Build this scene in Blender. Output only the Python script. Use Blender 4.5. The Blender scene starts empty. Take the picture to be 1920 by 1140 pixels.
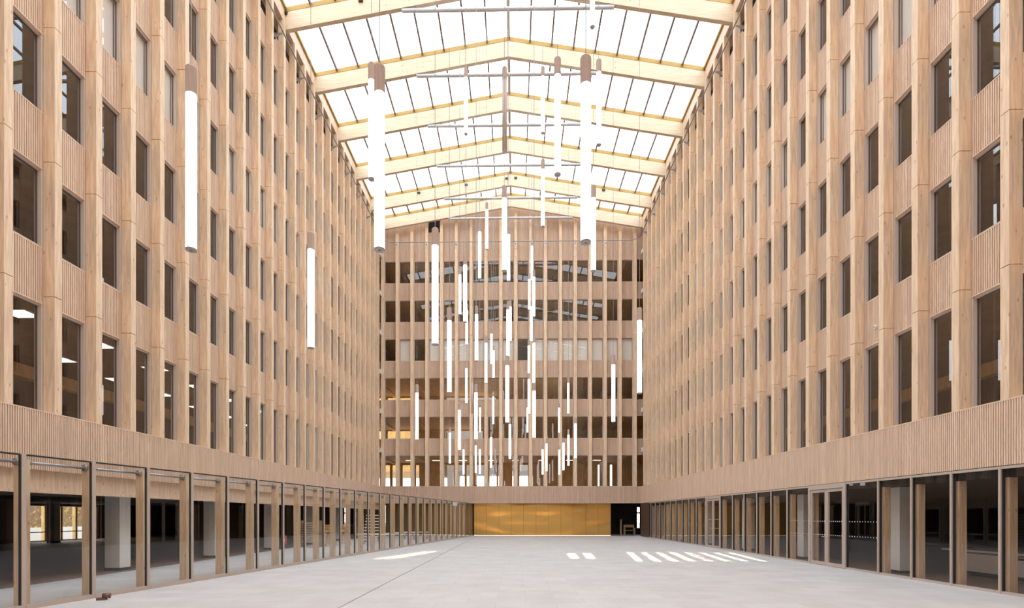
import bpy, math, random
from math import sin, cos, radians, pi

random.seed(7)
C = bpy.context.scene.collection
SC = bpy.context.scene

# ------------------------------------------------------------------ camera
F = 1007.0                       # focal length in pixels of the 1920 wide frame
PPX, PPY = 947.5, 968.0          # principal point
YAW = radians(1.05)
CAM = (0.385, 0.0, 1.74)
cam = bpy.data.cameras.new('camera')
cam.sensor_width = 36.0
cam.lens = 36.0 * F / 1920.0
cam.shift_x = (960 - PPX) / 1920.0
cam.shift_y = (PPY - 570) / 1920.0
cam.clip_end = 500
camo = bpy.data.objects.new('camera', cam)
C.objects.link(camo)
camo.location = CAM
camo.rotation_euler = (pi / 2, 0, YAW)
SC.camera = camo


def at(px, py, Y):
    """point of the plane Y=const that lies on the sight line through a photo pixel"""
    u, v = (px - PPX) / F, (PPY - py) / F
    d = Y / (u * sin(YAW) + cos(YAW))
    return (CAM[0] + d * (u * cos(YAW) - sin(YAW)), Y, CAM[2] + d * v)


# ------------------------------------------------------------------ sky and exposure
w = bpy.data.worlds.new('sky')
SC.world = w
w.use_nodes = True
bg = w.node_tree.nodes['Background']
SKY = 5.5
bg.inputs['Strength'].default_value = SKY
tc = w.node_tree.nodes.new('ShaderNodeTexCoord')
sx = w.node_tree.nodes.new('ShaderNodeSeparateXYZ')
rp = w.node_tree.nodes.new('ShaderNodeValToRGB')
w.node_tree.links.new(tc.outputs['Generated'], sx.inputs[0])
w.node_tree.links.new(sx.outputs['Z'], rp.inputs[0])
rp.color_ramp.elements[0].position = 0.0
rp.color_ramp.elements[0].color = (1.0, 0.95, 0.88, 1)
rp.color_ramp.elements[1].position = 0.75
rp.color_ramp.elements[1].color = (0.76, 0.88, 1.0, 1)
w.node_tree.links.new(rp.outputs[0], bg.inputs['Color'])
SC.view_settings.view_transform = 'Standard'
SC.view_settings.look = 'None'
SC.view_settings.gamma = 1.0
SC.view_settings.use_curve_mapping = False
SC.view_settings.exposure = 0.0


# added narrow area lamps hung low, standing in for sun bounced off upper panes
def sun_patch_lamp(x0, y0, x1, y1, wd, watts):
    l = bpy.data.lights.new('sun_patch_lamp', 'AREA')
    l.shape = 'RECTANGLE'
    ln = math.hypot(x1 - x0, y1 - y0)
    l.size, l.size_y = wd, ln
    l.spread = radians(1.4)
    l.energy = watts
    l.color = (1.0, 0.86, 0.60)
    o = bpy.data.objects.new('sun_patch_lamp', l)
    C.objects.link(o)
    o.location = ((x0 + x1) / 2, (y0 + y1) / 2, 2.4)
    o.rotation_euler = (0, 0, math.atan2(y1 - y0, x1 - x0) - pi / 2)


for i in range(8):
    sun_patch_lamp(5.2 + .68 * i, 20.9, 5.9 + .68 * i, 26.0, .29, 13)
sun_patch_lamp(2.85, 22.0, 3.0, 25.4, .40, 9)
sun_patch_lamp(3.5, 22.0, 3.75, 25.4, .40, 9)
sun_patch_lamp(-5.3, 21.8, -3.9, 26.8, .28, 11)
sun_patch_lamp(-4.75, 21.8, -3.45, 26.8, .28, 11)


# ------------------------------------------------------------------ materials
def newmat(name):
    m = bpy.data.materials.new(name)
    m.use_nodes = True
    nt = m.node_tree
    return m, nt, nt.nodes['Principled BSDF']


def plain(name, col, rough=.6, metal=0.0, noise=0.0, nscale=6.0, emit=None, estr=0.0, spec=.5):
    m, nt, b = newmat(name)
    b.inputs['Roughness'].default_value = rough
    b.inputs['Metallic'].default_value = metal
    b.inputs['Specular IOR Level'].default_value = spec
    if noise:
        t = nt.nodes.new('ShaderNodeTexCoord')
        n = nt.nodes.new('ShaderNodeTexNoise')
        n.inputs['Scale'].default_value = nscale
        n.inputs['Detail'].default_value = 5
        r = nt.nodes.new('ShaderNodeValToRGB')
        r.color_ramp.elements[0].position, r.color_ramp.elements[1].position = .3, .7
        r.color_ramp.elements[0].color = (*[c * (1 - noise) for c in col], 1)
        r.color_ramp.elements[1].color = (*[min(1, c * (1 + noise)) for c in col], 1)
        nt.links.new(t.outputs['Object'], n.inputs['Vector'])
        nt.links.new(n.outputs['Fac'], r.inputs[0])
        nt.links.new(r.outputs[0], b.inputs['Base Color'])
    else:
        b.inputs['Base Color'].default_value = (*col, 1)
    if emit:
        b.inputs['Emission Color'].default_value = (*emit, 1)
        b.inputs['Emission Strength'].default_value = estr
    return m


def wood(name, col, stretch=(9, 9, .7), var=.16, plank=None, knots=True, rough=.6, pvar=.14, grainscale=2.0):
    """softwood: long grain, a few knots, and a tone of its own for each plank (plank = (axis, pitch))"""
    m, nt, b = newmat(name)
    L, N = nt.links, nt.nodes
    t = N.new('ShaderNodeTexCoord')
    oi = N.new('ShaderNodeObjectInfo')
    mp = N.new('ShaderNodeMapping')
    mp.inputs['Scale'].default_value = stretch
    add = N.new('ShaderNodeVectorMath')
    add.operation = 'ADD'
    sc = N.new('ShaderNodeMath')
    sc.operation = 'MULTIPLY'
    sc.inputs[1].default_value = 37.0
    L.new(oi.outputs['Random'], sc.inputs[0])
    L.new(t.outputs['Object'], mp.inputs['Vector'])
    L.new(mp.outputs[0], add.inputs[0])
    L.new(sc.outputs[0], add.inputs[1])
    n = N.new('ShaderNodeTexNoise')
    n.inputs['Scale'].default_value = grainscale
    n.inputs['Detail'].default_value = 6
    n.inputs['Distortion'].default_value = .4
    L.new(add.outputs[0], n.inputs['Vector'])
    r = N.new('ShaderNodeValToRGB')
    r.color_ramp.elements[0].position, r.color_ramp.elements[1].position = .32, .68
    r.color_ramp.elements[0].color = (col[0] * (1 - var), col[1] * (1 - var * 1.3), col[2] * (1 - var * 1.5), 1)
    r.color_ramp.elements[1].color = (*[min(1, c * (1 + var * .6)) for c in col], 1)
    L.new(n.outputs['Fac'], r.inputs[0])
    out = r.outputs[0]
    if knots:
        mk = N.new('ShaderNodeMapping')
        mk.inputs['Scale'].default_value = (5.5, 5.5, 2.2)
        ak = N.new('ShaderNodeVectorMath')
        ak.operation = 'ADD'
        L.new(t.outputs['Object'], mk.inputs['Vector'])
        L.new(mk.outputs[0], ak.inputs[0])
        L.new(sc.outputs[0], ak.inputs[1])
        vo = N.new('ShaderNodeTexVoronoi')
        vo.inputs['Scale'].default_value = 1.0
        L.new(ak.outputs[0], vo.inputs['Vector'])
        rk = N.new('ShaderNodeValToRGB')
        rk.color_ramp.elements[0].position, rk.color_ramp.elements[1].position = .05, .14
        rk.color_ramp.elements[0].color = (.55, .42, .32, 1)
        rk.color_ramp.elements[1].color = (1, 1, 1, 1)
        L.new(vo.outputs['Distance'], rk.inputs[0])
        mu = N.new('ShaderNodeMix')
        mu.data_type = 'RGBA'
        mu.blend_type = 'MULTIPLY'
        mu.inputs[0].default_value = .75
        L.new(out, mu.inputs[6])
        L.new(rk.outputs[0], mu.inputs[7])
        out = mu.outputs[2]
    if plank:
        ax, pitch = plank
        s = N.new('ShaderNodeSeparateXYZ')
        L.new(t.outputs['Object'], s.inputs[0])
        d = N.new('ShaderNodeMath')
        d.operation = 'DIVIDE'
        d.inputs[1].default_value = pitch
        L.new(s.outputs[ax], d.inputs[0])
        fl = N.new('ShaderNodeMath')
        fl.operation = 'FLOOR'
        L.new(d.outputs[0], fl.inputs[0])
        wn = N.new('ShaderNodeTexWhiteNoise')
        wn.noise_dimensions = '1D'
        L.new(fl.outputs[0], wn.inputs['W'])
        rr = N.new('ShaderNodeValToRGB')
        rr.color_ramp.elements[0].color = (1 - pvar, 1 - pvar * 1.25, 1 - pvar * 1.4, 1)
        rr.color_ramp.elements[1].color = (1, 1, 1, 1)
        L.new(wn.outputs['Value'], rr.inputs[0])
        m2 = N.new('ShaderNodeMix')
        m2.data_type = 'RGBA'
        m2.blend_type = 'MULTIPLY'
        m2.inputs[0].default_value = 1.0
        L.new(out, m2.inputs[6])
        L.new(rr.outputs[0], m2.inputs[7])
        out = m2.outputs[2]
    L.new(out, b.inputs['Base Color'])
    b.inputs['Roughness'].default_value = rough
    b.inputs['Specular IOR Level'].default_value = .3
    return m


def glass(name, tint, boost=1.6, ior=1.5):
    m, nt, b = newmat(name)
    nt.nodes.remove(b)
    L, N = nt.links, nt.nodes
    tr = N.new('ShaderNodeBsdfTransparent')
    tr.inputs[0].default_value = (*tint, 1)
    gl = N.new('ShaderNodeBsdfGlossy')
    gl.inputs['Roughness'].default_value = 0.0
    gl.inputs['Color'].default_value = (.95, .97, 1, 1)
    fr = N.new('ShaderNodeFresnel')
    fr.inputs['IOR'].default_value = ior
    # a pane bends no ray: take the outside value on both of its faces
    geo = N.new('ShaderNodeNewGeometry')
    inv = N.new('ShaderNodeMath')
    inv.operation = 'DIVIDE'
    inv.inputs[0].default_value = 1.0
    inv.inputs[1].default_value = ior
    mi = N.new('ShaderNodeMix')
    mi.inputs[2].default_value = ior
    mi.inputs[3].default_value = 1.0 / ior
    L.new(geo.outputs['Backfacing'], mi.inputs[0])
    L.new(mi.outputs[0], fr.inputs['IOR'])
    mu = N.new('ShaderNodeMath')
    mu.operation = 'MULTIPLY'
    mu.use_clamp = True
    mu.inputs[1].default_value = boost
    L.new(fr.outputs[0], mu.inputs[0])
    mx = N.new('ShaderNodeMixShader')
    L.new(mu.outputs[0], mx.inputs[0])
    L.new(tr.outputs[0], mx.inputs[1])
    L.new(gl.outputs[0], mx.inputs[2])
    L.new(mx.outputs[0], N['Material Output'].inputs['Surface'])
    return m


PITCH = .062
M = {}
M['fin'] = wood('pilaster_wood', (.81, .61, .425))
M['clad_y'] = wood('cladding_wood_side', (.80, .60, .45), plank=(1, PITCH), knots=False, pvar=.10, var=.11)
M['clad_x'] = wood('cladding_wood_back', (.75, .565, .43), plank=(0, PITCH), knots=False, pvar=.14, var=.11)
M['flat'] = wood('board_wood', (.74, .56, .41))
M['front'] = wood('front_wall_wood', (.80, .52, .28))  # unseen end wall, tinted orange to warm the light it bounces
M['beam'] = wood('glulam', (.72, .58, .415), stretch=(.5, 6, 9), knots=False, var=.12)
M['kerb'] = wood('kerb_wood', (.42, .26, .07), stretch=(.5, 6, 9), knots=False, var=.12)
M['post'] = wood('post_wood', (.74, .55, .37))
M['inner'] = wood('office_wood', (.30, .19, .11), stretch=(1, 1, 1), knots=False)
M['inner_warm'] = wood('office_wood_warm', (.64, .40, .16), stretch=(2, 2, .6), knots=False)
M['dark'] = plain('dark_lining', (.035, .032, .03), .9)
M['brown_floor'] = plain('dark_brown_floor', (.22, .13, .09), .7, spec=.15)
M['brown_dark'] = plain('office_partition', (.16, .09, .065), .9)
M['frame'] = plain('window_frame_coat', (.60, .50, .43), .5)
M['screen'] = plain('screen_frame_coat', (.52, .42, .35), .45, .1)
M['sash'] = plain('sash_coat', (.16, .12, .10), .6)
M['gasket'] = plain('black_gasket', (.03, .03, .03), .7)
M['bronze'] = plain('bronze_panel', (.16, .09, .06), .4, .3)
M['bar'] = plain('glazing_bar_coat', (.22, .15, .12), .6)
M['steel'] = plain('grey_steel', (.42, .42, .44), .35, .6)
M['steel_light'] = plain('light_steel', (.62, .63, .66), .4, .2)
M['steel_dark'] = plain('grey_rail_steel', (.30, .28, .27), .4, .5)
M['white'] = plain('white_paint', (.78, .76, .73), .6)
M['blind'] = plain('blind_fabric', (.90, .88, .85), .8)
M['black'] = plain('black_plastic', (.02, .02, .02), .5)
M['red'] = plain('red_paint', (.55, .03, .025), .35)
M['cap'] = wood('lamp_cap_wood', (.52, .415, .365), stretch=(30, 30, 1), knots=False, var=.1)
M['cable'] = plain('lamp_cable', (.35, .33, .33), .5)
M['tube'] = plain('lamp_tube', (.9, .9, .9), .4, emit=(1.0, .985, .94), estr=4.0)
M['tube_warm'] = plain('lamp_tube_warm', (.9, .85, .7), .4, emit=(1.0, .90, .62), estr=1.3)
M['disc'] = plain('lamp_disc', (.40, .36, .35), .4, .4)
M['led'] = plain('office_light', (1, 1, 1), .5, emit=(1.0, .92, .82), estr=2.2)
M['strip'] = plain('glow_strip', (1, 1, 1), .5, emit=(1.0, .9, .62), estr=2.0)  # glow added at the foot of the gold panels
M['strip_top'] = plain('cove_light', (1, 1, 1), .5, emit=(1.0, .86, .55), estr=22.0)
M['led_back'] = plain('warm_office_light', (1, 1, 1), .5, emit=(1.0, .82, .55), estr=14.0)
M['glass'] = glass('window_glass', (.90, .88, .86), 1.9)
M['glass_clear'] = glass('screen_glass', (.86, .86, .84), 1.3)
M['glass_ground'] = glass('ground_floor_glass', (.88, .86, .84), .85)
M['roofglass'] = glass('roof_glass', (.93, .95, .96), 1.0)
M['grey_building'] = plain('grey_building_skin', (.28, .28, .30), .7, noise=.15)
M['yellow_building'] = wood('timber_building_skin', (.62, .42, .16), stretch=(1, 1, 1), knots=False)  # yellow of sunlight put into the timber colour
M['brick'] = plain('brown_render', (.20, .12, .07), .9, noise=.3, nscale=1.5)
M['leaf'] = plain('autumn_leaf', (.30, .20, .05), .7, noise=.4, nscale=2)
M['concrete'] = plain('concrete_column', (.50, .47, .44), .8, noise=.08)
M['ground'] = plain('outdoor_ground', (.45, .42, .38), .9, noise=.1)

# floor: pale stone tiles
m, nt, b = newmat('stone_tiles')
L, N = nt.links, nt.nodes
t = N.new('ShaderNodeTexCoord')
br = N.new('ShaderNodeTexBrick')
br.inputs['Scale'].default_value = 1.0
br.inputs['Brick Width'].default_value = 1.2
br.inputs['Row Height'].default_value = .6
br.inputs['Mortar Size'].default_value = .004
br.inputs['Color1'].default_value = (.53, .49, .465, 1)
br.inputs['Color2'].default_value = (.58, .54, .515, 1)
br.inputs['Mortar'].default_value = (.40, .365, .345, 1)
no = N.new('ShaderNodeTexNoise')
no.inputs['Scale'].default_value = 1.3
no.inputs['Detail'].default_value = 6
ra = N.new('ShaderNodeValToRGB')
ra.color_ramp.elements[0].position, ra.color_ramp.elements[1].position = .3, .75
ra.color_ramp.elements[0].color = (.88, .87, .86, 1)
ra.color_ramp.elements[1].color = (1, 1, 1, 1)
mu = N.new('ShaderNodeMix')
mu.data_type = 'RGBA'
mu.blend_type = 'MULTIPLY'
mu.inputs[0].default_value = 1
L.new(t.outputs['Object'], br.inputs['Vector'])
L.new(t.outputs['Object'], no.inputs['Vector'])
L.new(no.outputs['Fac'], ra.inputs[0])
L.new(br.outputs['Color'], mu.inputs[6])
L.new(ra.outputs[0], mu.inputs[7])
L.new(mu.outputs[2], b.inputs['Base Color'])
b.inputs['Roughness'].default_value = .55
M['floor'] = m

# gold sheet: brushed brass, softly dented
m, nt, b = newmat('gold_sheet')
L, N = nt.links, nt.nodes
b.inputs['Metallic'].default_value = 1.0
b.inputs['Roughness'].default_value = .31
b.inputs['Base Color'].default_value = (.76, .48, .155, 1)
t = N.new('ShaderNodeTexCoord')
mp = N.new('ShaderNodeMapping')
mp.inputs['Scale'].default_value = (.8, 1, 2.2)
no = N.new('ShaderNodeTexNoise')
no.inputs['Scale'].default_value = .6
no.inputs['Detail'].default_value = 0
bu = N.new('ShaderNodeBump')
bu.inputs['Strength'].default_value = .32
bu.inputs['Distance'].default_value = .35
L.new(t.outputs['Object'], mp.inputs['Vector'])
L.new(mp.outputs[0], no.inputs['Vector'])
L.new(no.outputs['Fac'], bu.inputs['Height'])
L.new(bu.outputs[0], b.inputs['Normal'])
M['gold'] = m


# ------------------------------------------------------------------ helpers
class MB:
    """collects simple shapes; build() links them as ONE mesh object"""

    def __init__(self):
        self.v, self.f = [], []

    def box(self, x0, x1, y0, y1, z0, z1):
        if x0 > x1: x0, x1 = x1, x0
        if y0 > y1: y0, y1 = y1, y0
        if z0 > z1: z0, z1 = z1, z0
        n = len(self.v)
        self.v += [(x0, y0, z0), (x1, y0, z0), (x1, y1, z0), (x0, y1, z0), (x0, y0, z1), (x1, y0, z1), (x1, y1, z1), (x0, y1, z1)]
        self.f += [tuple(n + i for i in q) for q in ((0, 3, 2, 1), (4, 5, 6, 7), (0, 1, 5, 4), (1, 2, 6, 5), (2, 3, 7, 6), (3, 0, 4, 7))]
        return self

    def poly(self, pts, ext):
        """prism: polygon pts swept by vector ext"""
        n, k = len(self.v), len(pts)
        self.v += list(pts) + [tuple(p[i] + ext[i] for i in range(3)) for p in pts]
        self.f.append(tuple(n + i for i in reversed(range(k))))
        self.f.append(tuple(n + k + i for i in range(k)))
        for i in range(k):
            j = (i + 1) % k
            self.f.append((n + i, n + j, n + k + j, n + k + i))
        return self

    def quad(self, a, b, c, d):
        n = len(self.v)
        self.v += [a, b, c, d]
        self.f.append((n, n + 1, n + 2, n + 3))
        return self

    def tube(self, path, r, seg=10, caps=True):
        """round bar along a list of points (r one radius or one per point)"""
        k = len(path)
        rs = r if isinstance(r, (list, tuple)) else [r] * k
        base = len(self.v)
        up0 = None
        for i, p in enumerate(path):
            a, c = path[max(0, i - 1)], path[min(k - 1, i + 1)]
            d = [c[j] - a[j] for j in range(3)]
            ln = math.sqrt(sum(q * q for q in d)) or 1
            d = [q / ln for q in d]
            ref = (0, 0, 1) if abs(d[2]) < .9 else (1, 0, 0)
            e = [ref[1] * d[2] - ref[2] * d[1], ref[2] * d[0] - ref[0] * d[2], ref[0] * d[1] - ref[1] * d[0]]
            ln = math.sqrt(sum(q * q for q in e))
            e = [q / ln for q in e]
            g = [d[1] * e[2] - d[2] * e[1], d[2] * e[0] - d[0] * e[2], d[0] * e[1] - d[1] * e[0]]
            for s in range(seg):
                t_ = 2 * pi * s / seg
                self.v.append(tuple(p[j] + rs[i] * (cos(t_) * e[j] + sin(t_) * g[j]) for j in range(3)))
        for i in range(k - 1):
            for s in range(seg):
                s2 = (s + 1) % seg
                self.f.append((base + i * seg + s, base + i * seg + s2, base + (i + 1) * seg + s2, base + (i + 1) * seg + s))
        if caps:
            self.f.append(tuple(base + s for s in reversed(range(seg))))
            self.f.append(tuple(base + (k - 1) * seg + s for s in range(seg)))
        return self

    def grooved(self, a, b, z0, z1, place, pitch=PITCH, gap=.025, deep=.045, back=.0):
        """vertical battens side by side from a to b; place(u, n, z) gives the point n in front of the wall plane"""
        k0, k1 = math.ceil(a / pitch), math.floor(b / pitch)
        us = [(a, 0.0)]
        for k in range(k0, k1 + 1):
            g0, g1 = k * pitch - gap / 2, k * pitch + gap / 2
            if g0 <= a + .004 or g1 >= b - .004:
                continue
            us += [(g0, 0.0), (g0, -deep), (g1, -deep), (g1, 0.0)]
        us.append((b, 0.0))
        n = len(self.v)
        for u, d in us:
            self.v.append(place(u, d, z0))
            self.v.append(place(u, d, z1))
        for i in range(len(us) - 1):
            self.f.append((n + 2 * i, n + 2 * i + 2, n + 2 * i + 3, n + 2 * i + 1))
        return self

    def mesh(self, name, mat):
        me = bpy.data.meshes.new(name)
        me.from_pydata(self.v, [], self.f)
        me.materials.append(mat)
        return me

    def build(self, name, mat, parent=None, smooth=False):
        me = self.mesh(name, mat)
        if smooth:
            me.polygons.foreach_set('use_smooth', [True] * len(me.polygons))
        o = bpy.data.objects.new(name, me)
        C.objects.link(o)
        if parent:
            o.parent = parent
        return o


LABELS = set()


def tag(o, label, cat, group=None, kind=None):
    assert label not in LABELS, label
    LABELS.add(label)
    o['label'], o['category'] = label, cat
    if group: o['group'] = group
    if kind: o['kind'] = kind
    return o


def thing(name, label, cat, loc=(0, 0, 0), rz=0.0, group=None, kind=None):
    o = bpy.data.objects.new(name, None)
    o.empty_display_size = .2
    C.objects.link(o)
    o.location = loc
    o.rotation_euler = (0, 0, rz)
    return tag(o, label, cat, group, kind)


def link(name, me, parent, loc=(0, 0, 0)):
    o = bpy.data.objects.new(name, me)
    C.objects.link(o)
    o.parent = parent
    o.location = loc
    return o


ORD = ['', 'first', 'second', 'third', 'fourth', 'fifth', 'sixth', 'seventh', 'eighth', 'ninth', 'tenth', 'eleventh', 'twelfth',
       'thirteenth', 'fourteenth', 'fifteenth', 'sixteenth', 'seventeenth', 'eighteenth', 'nineteenth', 'twentieth', 'twenty-first',
       'twenty-second', 'twenty-third', 'twenty-fourth', 'twenty-fifth', 'twenty-sixth', 'twenty-seventh', 'twenty-eighth',
       'twenty-ninth', 'thirtieth', 'thirty-first', 'thirty-second']

# ------------------------------------------------------------------ key dimensions (metres)
XF, XP, XG = 11.30, 11.60, 11.72        # pilaster front, cladding plane, glass plane of the long facades
YF, YP, YG = 46.90, 47.20, 47.32        # the same for the end facade
BAND0, BAND1 = 2.88, 4.35               # timber band above the ground floor
HEAD = [7.11 + 3.42 * k for k in range(6)]
SILL = [BAND1] + [8.55 + 3.43 * k for k in range(5)]
TOP = 25.75
BAY, Y0 = 1.35, 12.29                   # pilaster pitch; far edge of the first pilaster in view
KS = list(range(-3, 26))
FINW = .22
YEND = Y0 + BAY * 25
NEAR = {}
SIDE = {-1: 'facade above the slanting glass screen', 1: 'facade above the double doors'}
SNAME = {-1: 'left', 1: 'right'}

# ------------------------------------------------------------------ floor and ground
fl = MB().box(-32.2, 26, -9, 49.6, -.2, 0).build('floor', M['floor'])
tag(fl, 'pale grey stone tiled floor of the atrium', 'floor', kind='structure')
j = MB().box(-2.98, -2.955, 4, 48.2, 0, .004).build('trim_1', M['steel_dark'])
tag(j, 'thin dark slot drain running along the floor', 'drain', kind='structure')
gr = MB().box(-120, 120, -60, 160, -.5, -.22).build('ground', M['ground'])
tag(gr, 'open ground outside the building', 'ground', kind='structure')

# ------------------------------------------------------------------ long facades
for s in (-1, 1):
    nm = SNAME[s]

    def place(u, n, z, s=s):
        return (s * (XP - n), u, z)

    def place_band(u, n, z, s=s):
        return (s * (XF - n), u, z)

    ya, yb = Y0 + BAY * KS[0] - FINW, YEND
    root = thing('wall_' + nm, 'long timber ' + SIDE[s], 'wall', kind='structure')
    mb = MB()
    mb.grooved(ya, YF, BAND0, BAND1 - .03, place_band)
    mb.box(s * (XF - .004), s * (XG + .05), ya, YF, BAND1 - .03, BAND1)          # sill board
    mb.box(s * (XF + .048), s * (XG + .05), ya, YF, BAND0, BAND1 - .03)
    tag(mb.build('trim_%d' % (12 + s), M['clad_y']), 'deep battened timber band under the long ' + SIDE[s], 'cladding band', kind='structure')
    for k in range(6):
        z0 = HEAD[k]
        z1 = SILL[k + 1] if k < 5 else TOP
        mb = MB()
        mb.grooved(ya, yb, z0 + .03, z1 - .03, place)
        mb.box(s * (XP - .004), s * (XG + .06), ya, yb, z0, z0 + .03)
        mb.box(s * (XP - .004), s * (XG + .06), ya, yb, z1 - .03, z1)
        mb.box(s * (XP + .048), s * (XG + .06), ya, yb, z0 + .03, z1 - .03)
        mb.build('spandrel_cladding', M['clad_y'], root)
    # plain return towards the near end of the hall, out of the picture
    o = MB().box(s * XF, s * (XG + .05), -9, ya - .01, BAND0, TOP + 1.6).build('wall_%s_near' % nm, M['flat'])
    near = NEAR[s] = tag(o, 'near end of the long ' + SIDE[s], 'wall', kind='structure')
    # end return of the facade
    MB().box(s * (XP + .01), s * (XG + .5), yb + .005, yb + .05, BAND1, TOP + 1.4).build('end_panel', M['flat'], root)
    # eaves: recessed dark clerestory and the timber plate the roof sits on
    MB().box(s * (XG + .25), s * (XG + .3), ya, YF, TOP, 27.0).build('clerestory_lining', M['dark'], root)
    MB().box(s * (XF + .06), s * (XG + .35), -9, YG, 26.87, 27.66).build('eaves_plate', M['flat'], root)

    # pilasters: storey-high glulam pieces with an open joint above each window head
    joints = [BAND1] + [h + .2 for h in HEAD] + [26.85]
    mb = MB()
    for q in range(len(joints) - 1):
        g = .010 if q else 0
        mb.box(-.16, .133, -FINW / 2, FINW / 2, joints[q] + g, joints[q + 1] - .010)
        if q:
            mb.box(-.12, .133, -FINW / 2 + .02, FINW / 2 - .02, joints[q] - .010, joints[q] + g)
    me = mb.mesh('pilaster', M['fin'])
    for k in KS:
        o = bpy.data.objects.new('pilaster', me)
        C.objects.link(o)
        if k < 0:
            o.parent = near
        o.location = (s * (XF + .16), Y0 + BAY * k - FINW / 2, 0)
        o.rotation_euler = (0, 0, 0 if s > 0 else pi)
        if k < 0:
            continue
        lab = ('timber pilaster, %s from the camera, on ' % ORD[k + 1]) + SIDE[s]
        tag(o, lab, 'pilaster', 'timber pilasters on the ' + SIDE[s])

    # office wing behind: slabs, back partition
    wing = thing('floor_wing_' + nm, 'office storeys behind the long ' + SIDE[s], 'office storeys', kind='structure')
    for k in range(6):
        z1 = SILL[k + 1] - .25 if k < 5 else TOP
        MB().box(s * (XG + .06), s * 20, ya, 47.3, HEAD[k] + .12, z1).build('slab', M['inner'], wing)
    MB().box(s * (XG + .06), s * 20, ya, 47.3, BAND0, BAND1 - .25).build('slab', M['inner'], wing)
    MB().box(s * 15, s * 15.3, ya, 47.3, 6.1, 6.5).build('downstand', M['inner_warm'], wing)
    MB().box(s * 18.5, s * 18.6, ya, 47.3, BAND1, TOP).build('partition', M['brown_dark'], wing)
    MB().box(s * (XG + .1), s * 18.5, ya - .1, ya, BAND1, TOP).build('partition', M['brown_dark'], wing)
    MB().box(s * (XG + .5), s * 18.5, 47.3, 47.4, BAND1, TOP).build('partition', M['brown_dark'], wing)


# ------------------------------------------------------------------ windows
def win_mesh(wd, ht):
    fw, fd = .05, .07
    fr = MB()
    fr.box(-wd / 2 - .10, -wd / 2 + fw, -.115, fd, 0, ht).box(wd / 2 - fw, wd / 2 + .10, -.115, fd, 0, ht)
    fr.box(-wd / 2 + fw, wd / 2 - fw, -fd, fd, 0, fw).box(-wd / 2 + fw, wd / 2 - fw, -fd, fd, ht - fw, ht)
    ins = MB()
    a = fw
    ins.box(-wd / 2 + a, -wd / 2 + a + .014, -.02, .02, a, ht - a).box(wd / 2 - a - .014, wd / 2 - a, -.02, .02, a, ht - a)
    ins.box(-wd / 2 + a, wd / 2 - a, -.02, .02, a, a + .014).box(-wd / 2 + a, wd / 2 - a, -.02, .02, ht - a - .014, ht - a)
    pane = MB().quad((-wd / 2 + a, 0, a), (wd / 2 - a, 0, a), (wd / 2 - a, 0, ht - a), (-wd / 2 + a, 0, ht - a))
    bl = MB().box(-wd / 2 + a + .01, wd / 2 - a - .01, .09, .095, a + .06, ht - a)
    bl.box(-wd / 2 + a + .01, wd / 2 - a - .01, .08, .105, a + .03, a + .07)
    return (fr.mesh('frame', M['frame']), ins.mesh('sash', M['sash']), pane.mesh('pane', M['glass']), bl.mesh('blind', M['blind']))


WW = BAY - FINW
WM = [win_mesh(WW, HEAD[0] - SILL[0])] + [win_mesh(WW, HEAD[k] - SILL[k]) for k in range(1, 6)]
ROWN = ['tall window in the lowest window row', 'window in the second window row up', 'window in the third window row up',
        'window in the fourth window row up', 'window in the fifth window row up', 'window in the top window row']
ROWB = 'blind-covered window in the fourth window row up'
nwin = 0


def window(row, loc, rz, label, blind):
    global nwin
    nwin += 1
    fr, ins, pane, bl = WM[row]
    t_ = thing('window_%d' % nwin, label, 'window', loc, rz, kind='structure')
    link('frame', fr, t_)
    link('sash', ins, t_)
    link('pane', pane, t_)
    if blind:
        link('blind', bl, t_)
    return t_


KIND_NEAR = 15
far_fr, far_gl = MB(), MB()
NEARW = {-1: (MB(), MB()), 1: (MB(), MB())}
for s in (-1, 1):
    for k in KS[:-1]:
        for row in range(6):
            yc = Y0 + BAY * k + WW / 2
            blind = row == 3 and k not in (6, 11)
            if 0 <= k <= KIND_NEAR:
                lab = '%s, %s bay from the camera, %s' % (ROWB.replace(' up', '') if blind else ROWN[row].replace(' up', ''), ORD[k + 1], SIDE[s])
                window(row, (s * XG, yc, SILL[row]), -s * pi / 2, lab, blind)
            else:   # the bays before the picture begins, and the farthest slivers, hidden almost wholly behind their pilasters
                a, b_ = yc - WW / 2, yc + WW / 2
                z0, z1 = SILL[row], HEAD[row]
                ffr, fgl = (far_fr, far_gl) if k > 0 else NEARW[s]
                for (p, q) in ((a, a + .05), (b_ - .05, b_)):
                    ffr.box(s * (XG - .07), s * (XG + .07), p, q, z0, z1)
                ffr.box(s * (XG - .07), s * (XG + .07), a, b_, z1 - .05, z1)
                fgl.quad((s * XG, a, z0), (s * XG, b_, z0), (s * XG, b_, z1), (s * XG, a, z1))
for s in (-1, 1):
    NEARW[s][0].build('frame', M['frame'], NEAR[s])
    NEARW[s][1].build('pane', M['glass'], NEAR[s])
t_ = thing('window_row', 'farthest narrow windows at the far ends of both long facades', 'windows', kind='stuff')
far_fr.build('frame', M['frame'], t_)
far_gl.build('pane', M['glass'], t_)

# ------------------------------------------------------------------ end facade
BX0, BM = -11.27, 1.30                                   # first pilaster centre, pitch (18 pilasters)
root = thing('wall_back', 'gabled timber end facade above the gold wall', 'wall', kind='structure')


def place_b(u, n, z):
    return (u, YP - n, z)


def place_bb(u, n, z):
    return (u, YF - n, z)


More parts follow.
